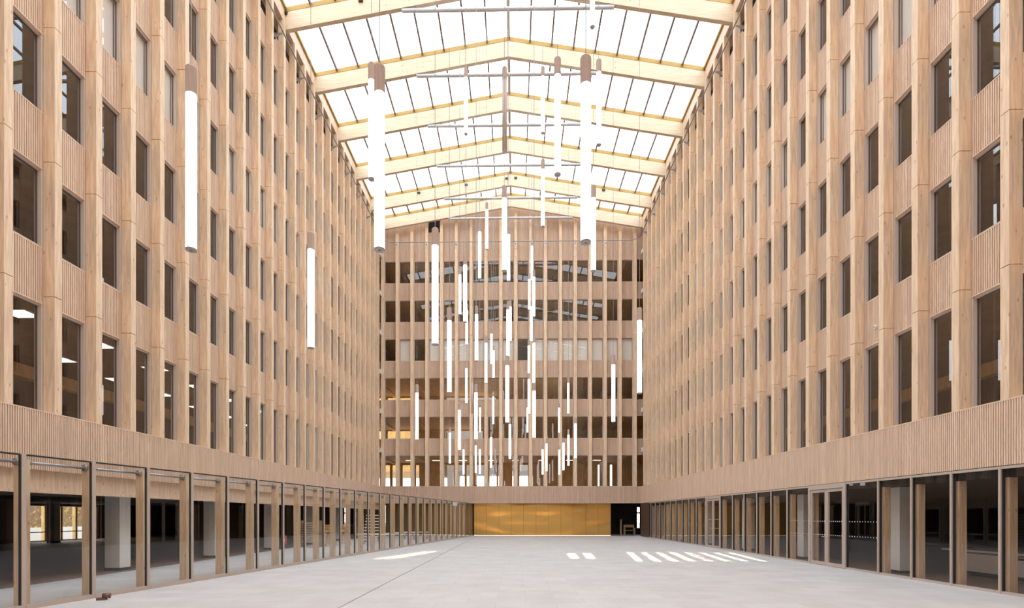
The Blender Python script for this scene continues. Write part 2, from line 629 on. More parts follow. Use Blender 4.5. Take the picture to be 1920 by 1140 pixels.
mb = MB().grooved(-XF, XF, BAND0, BAND1 - .03, place_bb)
mb.box(-XF, XF, YF - .004, YG + .05, BAND1 - .03, BAND1)
mb.box(-XF, XF, YF + .048, YG + .05, BAND0, BAND1 - .03)
tag(mb.build('trim_14', M['clad_x']), 'deep battened timber band under the gabled end facade', 'cladding band', kind='structure')
for k in range(5):
    z0, z1 = HEAD[k], SILL[k + 1]
    mb = MB().grooved(-12.2, 12.2, z0 + .03, z1 - .03, place_b)
    mb.box(-12.2, 12.2, YP - .004, YG + .06, z0, z0 + .03).box(-12.2, 12.2, YP - .004, YG + .06, z1 - .03, z1)
    mb.box(-12.2, 12.2, YP + .048, YG + .06, z0 + .03, z1 - .03)
    mb.build('spandrel_cladding', M['clad_x'], root)
mb = MB()


def gable(x):
    return 29.0 - .171 * abs(x)


mb.box(-12.2, 12.2, YP - .004, YG + .06, HEAD[5], HEAD[5] + .03)
x = -12.2
while x < 12.2 - 1e-6:                                   # battens up to the gable line
    x2 = min(x + PITCH, 12.2)
    zt = min(gable(x), gable(x2))
    mb.box(x + .009, x2 - .009, YP, YP + .035, HEAD[5] + .03, zt)
    x = x2
mb.poly([(-12.2, YP + .035, HEAD[5] + .03), (12.2, YP + .035, HEAD[5] + .03), (12.2, YP + .035, gable(12.2)), (0, YP + .035, 29.0), (-12.2, YP + .035, gable(12.2))], (0, .12, 0))
mb.build('gable_cladding', M['clad_x'], root)
MB().box(-12.4, 12.4, YP + .02, YP + .1, 27.6, 30.2).build('roof_upstand', M['flat'], root)

joints = [BAND1] + [h + .2 for h in HEAD]
for j_ in range(18):
    xc = BX0 + BM * j_
    mb = MB()
    jt = joints + [gable(xc) - .45]
    for q in range(len(jt) - 1):
        mb.box(xc - .13, xc + .13, YF, YP - .006, jt[q] + (.006 if q else 0), jt[q + 1] - .006)
    o = mb.build('pilaster', M['fin'])
    tag(o, 'timber pilaster, %s from the slanting screen, on the gabled end facade' % ORD[j_ + 1], 'pilaster', 'timber pilasters on the gabled end facade')
me_b = {}
WB = BM - .26
for row in range(6):
    me_b[row] = win_mesh(WB, HEAD[row] - SILL[row])
NODARK = {0, 2, 9}
WMs = WM
WM = [me_b[r] for r in range(6)]
for j_ in range(17):
    for row in range(6):
        blind = row == 3 and j_ not in NODARK
        lab = '%s, %s bay from the slanting screen, gabled end facade' % (ROWB.replace(' up', '') if blind else ROWN[row].replace(' up', ''), ORD[j_ + 1])
        window(row, (BX0 + BM * (j_ + .5), YG, SILL[row]), 0, lab, blind)
v = MB().box(-.51, .51, 0, .05, 0, 1.25)
for q in range(14):
    v.box(-.49, .49, -.03, .01, .03 + q * .088, .075 + q * .088)
px = at(823, 435, YP - .06)
o = v.build('vent_grille', M['dark'])
o.location = (BX0 + BM * 3.5, YP - .07, px[2])
tag(o, 'black louvred vent high on the gabled end facade under the roof beam', 'vent')

# white ledges in the two corner slots
for s in (-1, 1):
    for k in range(6):
        z = HEAD[k] + .25
        mb = MB().box(s * 11.32, s * 11.62, 46.3, 46.85, z, z + .32)
        mb.box(s * 11.30, s * 11.64, 46.28, 46.87, z - .05, z)
        o = mb.build('corner_ledge', M['white'])
        tag(o, 'white ledge in the corner slot beside the %s, %s up' % (SIDE[s].replace('facade above the ', ''), ORD[k + 1]) + (' on the end'), 'ledge', 'white ledges in the corner slots')

# back wing: slabs, far wall with openings, partition, columns
wing = thing('floor_wing_back', 'office storeys behind the gabled end facade', 'office storeys', kind='structure')
YB = 55.0
for k in range(6):
    z1 = SILL[k + 1] - .2 if k < 5 else 28
    MB().box(-20, 20, YG + .08, YB, HEAD[k] + .1, z1).build('slab', M['inner_warm'], wing)
    mb = MB()
    for q in range(12):
        mb.box(-18.5 + q * 3.2, -18.2 + q * 3.2, YG + .3, YB, HEAD[k] - .06, HEAD[k] + .1)
    mb.build('ceiling_rib', M['inner_warm'], wing)
MB().box(-20, 20, YG + .08, YB, BAND0, BAND1 - .2).build('slab', M['inner'], wing)


def bx(p):
    return at(p, 900, YB)[0]


op0 = [(700, 712), (717, 731), (736, 748), (755, 772), (780, 786), (833, 851), (855, 871), (875, 888), (894, 910), (918, 931), (934, 942),
       (961, 969), (974, 990), (993, 999), (1121, 1129), (1132, 1137), (1144, 1148)]


def far_wall(z0, z1, zt, ops):
    """solid wall from z0 to zt with openings (pixel ranges) between z0 and z1"""
    mb = MB()
    edge = -20
    for a, b_ in ops:
        mb.box(edge, bx(a), YB, YB + .2, z0, z1)
        edge = bx(b_)
    mb.box(edge, 20, YB, YB + .2, z0, z1)
    mb.box(-20, 20, YB, YB + .2, z1, zt)
    return mb


opl = [(700, 722), (727, 772), (776, 782)]
far_wall(BAND1 - .3, 7.0, 7.3, op0).build('far_wall', M['inner_warm'], wing)
far_wall(8.3, 10.5, 10.8, opl + [(835, 905)]).build('far_wall', M['inner_warm'], wing)
far_wall(11.7, 13.9, 14.2, opl + [(838, 930)]).build('far_wall', M['inner_warm'], wing)
for k in (3, 4, 5):
    MB().box(-20, 20, YB, YB + .2, SILL[k] - .3, HEAD[k] + .2).build('far_wall', M['brown_dark'], wing)
for s in (-1, 1):
    MB().box(s * 20, s * 20.2, YG + .1, YB + .2, 0, 28).build('end_wall', M['inner'], wing)
for k in range(3):
    mb = MB()
    c0 = at(1128, 900, 53)
    mb.tube([(c0[0], 53, SILL[k] - .2), (c0[0], 53, HEAD[k] + .1)], .22, 14)
    o = mb.build('round_column', M['concrete'])
    tag(o, 'pale round column inside the end facade, %s storey up' % ORD[k + 1], 'column', 'round columns inside the end facade')

# what stands outside, far beyond the end facade
o = MB().box(-34, -9.6, 68, 80, 7.4, 22).box(-34, -9.6, 70, 80, -.2, .2).box(-34, -33, 68, 80, .2, 7.4).build('timber_building', M['yellow_building'])
tag(o, 'sunny yellow timber building seen through the end facade windows', 'building')
o = MB().box(-9, 6, 74, 84, 8.0, 22).box(5, 6, 74, 84, -.2, 8).box(-9, -8.2, 74, 84, -.2, 8).build('grey_building', M['grey_building'])
tag(o, 'grey building outside, seen through the end facade windows', 'building')

# ------------------------------------------------------------------ ground floor: gold wall and passage
GY = 48.2
gx0, gx1 = at(889, 1000, GY)[0], at(1145, 1000, GY)[0]
npan = 11
gw = (gx1 - gx0) / npan
for i in range(npan):
    mb = MB()
    a, b_ = gx0 + i * gw + .007, gx0 + (i + 1) * gw - .007
    mb.box(a, b_, GY, GY + .04, .06, 3.2)
    o = mb.build('gold_panel', M['gold'])
    tag(o, 'tall brushed gold wall panel, %s from the slanting glass screen' % ORD[i + 1], 'wall panel', 'gold wall panels under the end facade')
bk = MB().box(gx0 - 8, gx1, GY + .05, GY + .2, 0, 3.2).build('wall_gold_backing', M['dark'])
tag(bk, 'dark wall carrying the gold panels', 'wall', kind='structure')
o = MB().box(gx0, gx1, GY - .02, GY + .04, .012, .05).build('glow_strip', M['strip'])  # sunlit gap under the panels, put in as a glowing strip
tag(o, 'thin warm glow put in for the sunlit gap under the gold wall', 'strip light')
o = MB().box(gx0, gx1, GY - .30, GY - .18, BAND0 + .13, BAND0 + .16).build('glow_strip', M['strip_top'])
tag(o, 'warm strip light along the top of the gold wall', 'strip light')
so = MB().box(-XF, XF, YF + .05, GY + .3, BAND0 + .18, BAND0 + .28).build('ceiling_soffit', M['flat'])
tag(so, 'soffit between end facade and gold wall', 'ceiling', kind='structure')
# dark passage to the right of it
PY = 51.4
ps = thing('wall_passage', 'dark passage beside the gold wall', 'passage', kind='structure')
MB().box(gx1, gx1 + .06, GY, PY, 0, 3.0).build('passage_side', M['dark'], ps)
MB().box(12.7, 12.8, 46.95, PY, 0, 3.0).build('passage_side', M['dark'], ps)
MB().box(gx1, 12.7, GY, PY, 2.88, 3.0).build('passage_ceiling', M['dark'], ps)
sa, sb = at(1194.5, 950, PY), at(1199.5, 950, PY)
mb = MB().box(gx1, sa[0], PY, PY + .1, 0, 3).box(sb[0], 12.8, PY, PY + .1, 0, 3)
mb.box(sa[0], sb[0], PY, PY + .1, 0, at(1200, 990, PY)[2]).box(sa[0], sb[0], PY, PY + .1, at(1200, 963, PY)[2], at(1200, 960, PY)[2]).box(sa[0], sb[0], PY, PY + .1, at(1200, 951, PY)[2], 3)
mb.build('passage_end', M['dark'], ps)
MB().box(gx1, 12.7, 49.62, PY, -.19, -.002).build('passage_floor', M['floor'], ps)

# wooden seat in the passage
q = at(1180, 1003, 50.2)
t_ = thing('wooden_chair', 'dark wooden chair standing in the dark passage beside the gold wall', 'chair', (q[0], 50.2, 0))
for dx in (-.45, .45):
    for dy in (-.25, .25):
        MB().box(dx - .035, dx + .035, dy - .035, dy + .035, 0, .95 if dy > 0 else .62).build('leg', M['post'], t_)
MB().box(-.48, .48, -.28, .28, .40, .46).build('seat', M['post'], t_)
MB().box(-.48, .48, .22, .27, .70, .95).build('backrest', M['post'], t_)
for dx in (-.45, .45):
    MB().box(dx - .04, dx + .04, -.29, .24, .62, .66).build('armrest', M['post'], t_)
q = at(1164, 985, 50.4)
o = MB().box(q[0] - .09, q[0] + .09, 50.35, 50.45, 0, 1.45).build('timber_board', M['post'])
tag(o, 'upright timber board leaning beside the wooden chair in the passage', 'board')

# ------------------------------------------------------------------ slanting glass screen (ground floor, slanting side)
SX0, SY0, SSL = -8.77, 9.81, .141       # line X = SX0 + SSL*(Y-SY0)
SP = 1.409
SANG = math.atan2(1, SSL)               # direction of the line


def sp(yv, off=0.0):
    """point on the screen line at depth yv, moved off metres towards the facade"""
    n = (-cos(SANG - pi / 2), -sin(SANG - pi / 2))
    return (SX0 + SSL * (yv - SY0) + off * n[0], yv + off * n[1])


PLEN = SP / sin(SANG)
GH = 2.90
# one panel in local coordinates: x along the screen from its near mullion, y towards the hall is negative
fr = MB()
fr.box(-.034, .045, -.035, .035, 0, GH)
fr.box(.045, PLEN - .036, -.045, .045, 0, .09)
fr_me = fr.mesh('frame', M['screen'])
gk_me = MB().box(PLEN - .052, PLEN - .036, -.02, .02, .09, GH - .03).box(.045, PLEN - .052, -.02, .02, GH - .03, GH).mesh('gasket', M['gasket'])
pn_me = MB().quad((.045, 0, .09), (PLEN - .036, 0, .09), (PLEN - .036, 0, GH - .03), (.045, 0, GH - .03)).mesh('pane', M['glass_clear'])
rzl = SANG
npanel = 28
for i in range(npanel):
    yv = SY0 + SP * (i - 1)
    x_, y_ = sp(yv)
    lab = 'tall glass panel of the slanting screen, %s from the camera' % ORD[i + 1]
    t_ = thing('glass_panel', lab, 'glass panel', (x_, y_, 0), rzl, 'glass panels of the slanting screen')
    link('frame', fr_me, t_)
    if i == 23:
        MB().box(.05, PLEN - .06, -.03, .03, 2.55, GH - .04).build('door_head', M['white'], t_)
        MB().box(.5, .54, -.04, .04, .09, 2.55).build('door_stile', M['screen'], t_)
    link('gasket', gk_me, t_)
    link('pane', pn_me, t_)
    # timber post inside each mullion
    xq, yq = sp(yv + .45, .57)
    o = None if i == 0 else MB().box(-.075, .075, -.10, .10, 0, 2.86).build('timber_post', M['post'])
    if o:
        o.location = (xq, yq, 0)
        o.rotation_euler = (0, 0, rzl)
        tag(o, 'square timber post behind the slanting glass screen, %s from the camera' % ORD[i], 'post', 'timber posts behind the slanting screen')
    # tube between one post and the next
    pa, pb = sp(yv + .45 - SP + .12, .57), sp(yv + .45 - .09, .57)
    t_ = thing('tube_rail', 'grey tube under the top of slanting screen, %s from the camera' % ORD[i + 1], 'tube rail', (pa[0], pa[1], 2.80), rzl, 'tubes along the top of the slanting screen')
    ln = math.hypot(pb[0] - pa[0], pb[1] - pa[1])
    MB().tube([(0, 0, 0), (ln, 0, 0)], .03, 10).build('tube', M['steel'], t_, True)
    MB().tube([(ln - .03, 0, 0), (ln, 0, 0)], .075, 14).build('flange', M['steel_dark'], t_, True)
    MB().tube([(.0, 0, 0), (.03, 0, 0)], .05, 14).build('fixing', M['steel_dark'], t_)

x_, y_ = sp(SY0 + SP * (npanel - 1) + .08)
o = MB().box(x_ - .04, x_ + .04, y_ - .04, y_ + .04, 0, GH).build('screen_end_post', M['bronze'])
tag(o, 'slim bronze end post where slanting screen meets the gold wall', 'post')

# uplight on the floor at the second mullion
q = at(184, 1118, 11.0)
t_ = thing('floor_spotlight', 'small bronze spotlight on the floor at the slanting screen', 'spotlight', (q[0] + .1, 11.0, 0), .3)
MB().box(-.10, .06, -.06, .06, 0, .05).build('base', M['bronze'], t_)
MB().tube([(.0, 0, .09), (.13, 0, .09)], [.05, .06], 14).build('lamp_head', M['bronze'], t_, True)

# room behind the slanting screen
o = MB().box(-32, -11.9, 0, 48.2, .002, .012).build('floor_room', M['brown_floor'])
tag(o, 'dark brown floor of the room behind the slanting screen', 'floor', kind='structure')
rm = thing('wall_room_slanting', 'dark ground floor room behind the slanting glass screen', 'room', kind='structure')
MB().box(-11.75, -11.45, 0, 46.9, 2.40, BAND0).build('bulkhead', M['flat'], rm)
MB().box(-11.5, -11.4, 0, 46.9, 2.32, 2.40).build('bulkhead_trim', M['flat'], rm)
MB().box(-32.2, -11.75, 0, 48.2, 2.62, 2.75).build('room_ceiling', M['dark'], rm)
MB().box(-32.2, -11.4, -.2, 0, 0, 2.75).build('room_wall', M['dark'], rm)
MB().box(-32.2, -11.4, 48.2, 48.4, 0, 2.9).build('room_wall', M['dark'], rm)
XW = -32.0
wa, wb = 34.6, 41.0
mb = MB().box(XW - .2, XW, 0, wa, 0, 2.75).box(XW - .2, XW, wb, 48.2, 0, 2.75).box(XW - .2, XW, wa, wb, 2.45, 2.75)
mb.build('room_wall', M['brown_dark'], rm)
MB().box(XW - .1, XW, wa, wb, 0, .08).box(XW - .1, XW, wa, wb, .62, .68).build('window_rail', M['bronze'], rm)
MB().box(-26, -13.5, 41.5, 41.7, 0, 2.7).build('room_wall', M['brown_dark'], rm)
for i, yy in enumerate((35.3, 36.6, 37.9, 39.2, 40.4)):
    o = MB().box(XW - .35, XW - .11, yy - .09, yy + .09, 0, 2.44).build('timber_post', M['yellow_building'])
    tag(o, 'sunlit yellow timber post at the far window, %s from the camera' % ORD[i + 1], 'post', 'yellow posts at the far window')
for i in range(6):
    t_ = thing('square_column', 'white square column behind the slanting screen, %s from the camera' % ORD[i + 1], 'column', (-12.4, 17.05 + 5.4 * i, 0), group='white columns behind the slanting screen')
    MB().box(-.24, .24, -.24, .24, .1, 2.7).build('shaft', M['white'], t_)
    MB().box(-.25, .25, -.25, .25, 0, .1).build('plinth', M['dark'], t_)
q = at(92, 1014, 34.5)
t_ = thing('square_column', 'white square column standing before the far sunlit window', 'column', (q[0] + .3, 34.5, 0))
MB().box(-.24, .24, -.24, .24, .1, 2.62).build('shaft', M['white'], t_)
MB().box(-.25, .25, -.25, .25, 0, .1).build('plinth', M['dark'], t_)
# autumn shrub outside
mb = MB()
for i in range(420):
    c = (random.gauss(-40, .8), random.uniform(38, 50), abs(random.gauss(1.6, .9)))
    a, e = random.uniform(0, 2 * pi), random.uniform(-1, 1)
    d1 = (.09 * cos(a), .09 * sin(a), .05 * e)
    d2 = (-.05 * sin(a) * e, .05 * cos(a) * e, .09)
    mb.quad(*[tuple(c[k] + p * d1[k] + r * d2[k] for k in range(3)) for p, r in ((-1, -1), (1, -1), (1, 1), (-1, 1))])
nb = MB().box(-50, -46, 25, 75, -.2, 3.6).build('garden_building', M['brick'])
tag(nb, 'low brown building beyond the garden wall outside the far window', 'building')
lw = MB().box(-37.2, -37, 30, 52, -.2, .85).build('garden_wall', M['white'])
tag(lw, 'low pale garden wall outside the far sunlit window', 'garden wall')
o = mb.build('shrub', M['leaf'])
tag(o, 'brown autumn shrub outside the far sunlit window', 'shrub')

# fire extinguisher by the third column
q = at(534, 1012, 27.5)
t_ = thing('fire_extinguisher', 'red fire extinguisher hung low on a white column behind the screen', 'fire extinguisher', (q[0], 27.5, .28))
MB().tube([(0, 0, 0), (0, 0, .02), (0, 0, .40), (0, 0, .46), (0, 0, .48)], [.06, .085, .085, .05, .03], 16).build('body', M['red'], t_, True)
MB().box(-.03, .03, -.03, .03, .48, .54).box(-.02, .10, -.012, .012, .54, .56).build('valve', M['black'], t_)
MB().tube([(.03, 0, .5), (.1, 0, .46), (.11, 0, .3), (.1, 0, .12)], .012, 8).build('hose', M['black'], t_, True)
MB().box(-.04, .04, -.089, -.084, .16, .3).build('label_plate', M['white'], t_)
MB().box(-.1, -.06, .05, .14, .3, .4).build('bracket', M['steel_dark'], t_)

# stacked timber goods
for i, (pxl, pyb, yy) in enumerate(((619, 1023, 31.4), (647, 1022, 31.6))):
    q = at(pxl, pyb, yy)
    t_ = thing('timber_trestle', ['wooden trestle with sloping legs behind the slanting screen, nearer one', 'wooden trestle with sloping legs behind the slanting screen, farther one'][i], 'trestle', (q[0], yy, 0), .2, 'wooden trestles')
    for sx_ in (-1, 1):
        for sy_ in (-1, 1):
            MB().poly([(sx_ * .30 - .04, sy_ * .32, 0), (sx_ * .30 + .04, sy_ * .32, 0), (sx_ * .2 + .04, sy_ * .2, .82), (sx_ * .2 - .04, sy_ * .2, .82)], (0, .06 * -sy_, 0)).build('leg', M['post'], t_)
    MB().box(-.3, .3, -.26, .26, .82, .88).build('top', M['post'], t_)
    MB().box(-.26, .26, -.02, .02, .1, .8).build('panel', M['flat'], t_)
    t2 = thing('timber_crate', ['brown slatted crate standing on the nearer trestle', 'brown slatted crate standing on the farther trestle'][i], 'crate', (q[0], yy, .88), .2, 'crates on the trestles')
    for zz in (0, .13, .26):
        MB().box(-.28, .28, -.24, -.21, zz, zz + .1).build('slat_board', M['inner_warm'], t2)
    MB().box(-.28, .28, -.21, .24, 0, .36).build('box_body', M['inner'], t2)
q = at(584, 1024, 30.2)
t_ = thing('slatted_rack', 'dark slatted rack behind the slanting screen beside the trestles', 'rack', (q[0], 30.2, 0))
for dx in (-.5, .5):
    MB().box(dx - .04, dx + .04, -.2, .2, 0, 1.5).build('upright', M['inner'], t_)
for k in range(9):
    MB().box(-.46, .46, -.2, .2, .3 + k * .13, .34 + k * .13).build('shelf', M['flat'], t_)
q = at(697, 1022, 33.4)
t_ = thing('stair_flight', 'flight of white open steps behind the slanting screen', 'stairs', (q[0], 33.4, 0))
for k in range(9):
    MB().box(-.55 + k * .03, .35 + k * .03, -.14, .14, .25 + k * .19, .31 + k * .19).build('tread', M['white'], t_)
for dx in (-.5, .45):
    MB().poly([(dx, -.1, 0), (dx + .05, -.1, 0), (dx + .3, -.1, 1.95), (dx + .25, -.1, 1.95)], (0, .05, 0)).build('stringer', M['steel_dark'], t_)
for i, (pxl, yy) in enumerate(((722, 36.2), (745, 37.6), (768, 39.5), (792, 41))):
    q = at(pxl, 1015, yy)
    t_ = thing('bench', 'low plain bench behind the slanting screen, %s from the camera' % ORD[i + 1], 'bench', (q[0] - .5, yy, 0), group='benches behind the slanting screen')
    MB().box(-1.0, 1.0, -.2, .2, .5, .56).build('seat', M['white'], t_)
    for dx in (-.85, .85):
        MB().box(dx - .03, dx + .03, -.17, .17, 0, .5).build('leg', M['steel_dark'], t_)

# ------------------------------------------------------------------ ground floor glazing on the other side
XS = 11.32
YS = [10.92, 12.27, 13.62, 14.97, 16.32, 17.92, 20.12, 21.72, 23.07, 24.42, 25.77, 27.12, 28.72, 30.92, 32.52, 33.87, 35.22, 36.57, 37.92, 39.27, 40.62, 41.97, 43.32, 44.0]
DOORS = {5: 'nearer', 12: 'farther'}
RH = BAND0 - .02
MB().box(XS - .03, XS + .1, -9, 10.88, 0, RH).build('ground_panel', M['flat'], NEAR[1])
rp_ = 0
for i in range(len(YS) - 1):
    a, b_ = YS[i], YS[i + 1]
    wd = b_ - a
    if i in DOORS:
        t_ = thing('door_%d' % (1 if i == 5 else 2), 'glazed double door with beige frame, the %s of the two' % DOORS[i], 'double door', (XS, a, 0), pi / 2, 'glazed double doors', 'structure')
        MB().box(-.025, .10, -.05, .07, 0, RH).box(wd - .10, wd - .034, -.05, .07, 0, RH).box(.10, wd - .10, -.05, .07, RH - .16, RH).build('door_frame', M['screen'], t_)
        hw = (wd - .2) / 2
        for e in range(2):
            x0 = .10 + e * hw
            lf = MB().box(x0 + .004, x0 + .10, -.03, .04, .01, RH - .17).box(x0 + hw - .10, x0 + hw - .004, -.03, .04, .01, RH - .17)
            lf.box(x0 + .10, x0 + hw - .10, -.03, .04, .01, .13).box(x0 + .10, x0 + hw - .10, -.03, .04, RH - .27, RH - .17)
            lo = lf.build('door_leaf', M['screen'], t_)
            MB().quad((x0 + .1, 0, .13), (x0 + hw - .1, 0, .13), (x0 + hw - .1, 0, RH - .27), (x0 + .1, 0, RH - .27)).build('pane', M['glass_ground'], lo)
            d = MB()
            for zz in (1.07, 1.55):
                for q_ in range(7):
                    d.box(x0 + .16 + q_ * .11, x0 + .19 + q_ * .11, .002, .006, zz, zz + .03)
            d.build('safety_dots', M['white'], lo)
            hx = x0 + hw - .06 if e == 0 else x0 + .06
            MB().tube([(hx, .04, 1.02), (hx, .10, 1.02), (hx + (-.13 if e == 0 else .13), .10, 1.02)], .012, 8).build('handle', M['steel'], lo, True)
            for zz in (.35, 1.3, 2.2):
                MB().tube([((x0 + .002) if e == 0 else (x0 + hw - .002), .05, zz), ((x0 + .002) if e == 0 else (x0 + hw - .002), .05, zz + .12)], .016, 8).build('hinge', M['steel_dark'], lo)
    else:
        rp_ += 1
        lab = 'tall ground floor glass panel on the double door side, %s from the camera' % ORD[rp_]
        t_ = thing('glass_panel', lab, 'glass panel', (XS, a, 0), pi / 2, 'glass panels on the double door side')
        fr = MB().box(-.03, .03, -.05, .06, 0, RH)
        fr.box(.03, wd - .034, -.05, .05, 0, .06).box(.03, wd - .034, -.05, .05, RH - .06, RH)
        fr.build('frame', M['screen'], t_)
        MB().box(.03, .05, -.03, .03, .06, RH - .06).box(wd - .05, wd - .034, -.03, .03, .06, RH - .06).build('gasket', M['gasket'], t_)
        MB().quad((.03, 0, .06), (wd - .034, 0, .06), (wd - .034, 0, RH - .06), (.03, 0, RH - .06)).build('pane', M['glass_ground'], t_)
        if i in (4, 6):
            d = MB()
            for zz in (1.07, 1.55):
                for q_ in range(11):
                    d.box(.12 + q_ * .13, .15 + q_ * .13, .002, .006, zz, zz + .03)
            d.build('safety_dots', M['white'], t_)
pc = 0
for i, yy in enumerate(YS):
    if 12 < yy < 44 and i not in (5, 13):
        pc += 1
        o = MB().box(XS + .08, XS + .26, yy - .10, yy + .10, 0, 2.612).build('timber_post', M['post'])
        tag(o, 'timber post behind the glazing on double door side, %s from the camera' % ORD[pc], 'post', 'timber posts behind the glazing on the double door side')
o = MB().box(XS - .05, XS + .06, 44.0, 46.85, 0, RH).build('bronze_panel', M['bronze'])
tag(o, 'plain brown wall panel between glazing and the dark passage', 'wall panel')
hd = MB().box(XF + .04, XF + .2, 8, 46.9, BAND0 - .02, BAND0 + .02).build('trim_2', M['gasket'])
tag(hd, 'dark shadow gap above the ground floor glazing', 'trim', kind='structure')
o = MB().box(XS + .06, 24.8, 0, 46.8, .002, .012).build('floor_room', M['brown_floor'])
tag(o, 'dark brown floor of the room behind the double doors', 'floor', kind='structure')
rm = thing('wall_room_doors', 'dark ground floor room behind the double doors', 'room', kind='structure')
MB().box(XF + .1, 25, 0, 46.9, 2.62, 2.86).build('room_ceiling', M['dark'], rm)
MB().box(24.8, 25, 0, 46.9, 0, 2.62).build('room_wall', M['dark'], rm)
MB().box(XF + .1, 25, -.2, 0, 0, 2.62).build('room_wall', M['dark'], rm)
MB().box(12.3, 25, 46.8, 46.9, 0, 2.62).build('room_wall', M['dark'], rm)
for i in range(6):
    t_ = thing('square_column', 'pale square column behind the double door side glazing, %s from the camera' % ORD[i + 1], 'column', (12.2, 16.65 + 5.4 * i, 0), group='pale columns behind the double door side')
    MB().box(-.22, .22, -.24, .24, .1, 2.62).build('shaft', M['white'], t_)
    MB().box(-.23, .23, -.25, .25, 0, .1).build('plinth', M['dark'], t_)
# long counter
t_ = thing('counter', 'long white counter behind the glazing nearest the camera', 'counter', (14.3, 14.1, 0), .0)
MB().box(-.5, .5, -3.2, 2.2, .12, .64).build('body', M['white'], t_)
MB().box(-.62, .55, -3.3, 2.9, .70, .75).build('worktop', M['white'], t_)
MB().box(-.45, .5, -3.2, 2.2, .64, .70).build('recess', M['inner'], t_)
MB().box(-.40, .40, -3.1, 2.1, 0, .12).build('plinth', M['dark'], t_)
MB().box(-.51, -.5, .2, .8, .56, .62).build('handle_slot', M['black'], t_)

# ------------------------------------------------------------------ roof
RY = [27.22 + 4.06 * k for k in range(-7, 5)] + [46.4]
EB, AB, BD = 26.6, 28.53, .90           # underside at the eaves, at the ridge, depth
SL = (AB - EB) / XF
BT = .22


def zb(x):
    return AB - SL * abs(x)


def zt(x):
    return zb(x) + BD


for i, yy in enumerate(RY):
    xe = XF + .3
    mb = MB()
    for s in (-1, 1):
        mb.poly([(0, yy, zb(0)), (s * xe, yy, zb(xe)), (s * xe, yy, zt(xe)), (0, yy, zt(0))], (0, BT, 0))
    n_from_end = len(RY) - i
    where = 'nearest the gabled end facade' if n_from_end == 1 else '%s from the gabled end facade' % ORD[n_from_end]
    t_ = mb.build('roof_beam', M['beam'])
    tag(t_, 'pitched pale timber roof beam, ' + where, 'roof beam', 'timber roof beams')
    mk = MB()
    for s in (-1, 1):
        mk.poly([(0, yy - .01, zt(0) + .005), (s * xe, yy - .01, zt(xe) + .005), (s * xe, yy - .01, zt(xe) + .25), (0, yy - .01, zt(0) + .25)], (0, .18, 0))
    mk.build('kerb', M['kerb'], t_)
    bo = MB()
    for s in (-1, 1):
        for xx in (5.0, 6.2):
            for dz in (.3, .6):
                bo.tube([(s * xx, yy - .004, zb(xx) + dz), (s * xx, yy + .01, zb(xx) + dz)], .03, 8)
    bo.build('bolt', M['steel_dark'], t_)
    # collar tube
    zc = 27.56
    t2 = MB().tube([(-5.4, yy + .11, zc), (5.4, yy + .11, zc)], .10, 14).build('tie_tube', M['steel_light'], None, True)
    tag(t2, 'grey steel tie tube across the roof beam ' + where, 'tie tube', 'steel tie tubes under the roof beams')
    if i < len(RY) - 1:
        y2 = RY[i + 1]
        t3 = thing('skylight', 'skylight bay beyond the roof beam ' + where, 'skylight', group='skylight bays of the roof')
        gl = MB()
        for s in (-1, 1):
            xs = 11.34
            gl.quad((0, yy + .175, zt(0) + .24), (s * xs, yy + .175, zt(xs) + .24), (s * xs, y2 - .015, zt(xs) + .24), (0, y2 - .015, zt(0) + .24))
        gl.build('pane', M['roofglass'], t3)
        for k in range(-9, 10):
            xx = k * 1.256
            hw = .08 if k == 0 else .045
            MB().box(xx - hw, xx + hw, yy + .175, y2 - .015, zt(xx) + .08, zt(xx) + .22).build('glazing_bar', M['kerb'] if abs(k) in (0, 9) else M['bar'], t3)
# small black boxes on the beams
for i, (pxl, pyl, bi) in enumerate(((534, 24, 7), (676, 0, 7), (1383, 6, 7), (785, 361, 11), (874, 346, 11), (950, 334, 11), (1132, 356, 11), (967, 333, 11))):
    yy = RY[bi]
    q = at(pxl, pyl, yy - .06)
    zz = min(max(q[2], zb(q[0]) + .1), zt(q[0]) - .09)
    o = MB().box(q[0] - .11, q[0] + .11, yy - .10, yy - .002, zz - .06, zz + .05).box(q[0] - .13, q[0] + .13, yy - .02, yy - .001, zz + .03, zz + .08).build('sensor_box', M['black'])
    nm_ = ['first', 'second', 'third', 'fourth', 'fifth', 'sixth', 'seventh', 'eighth'][i]
    tag(o, 'small black sensor box on a roof beam, %s counted from camera and slanting side' % nm_, 'sensor', 'black sensor boxes on roof beams')

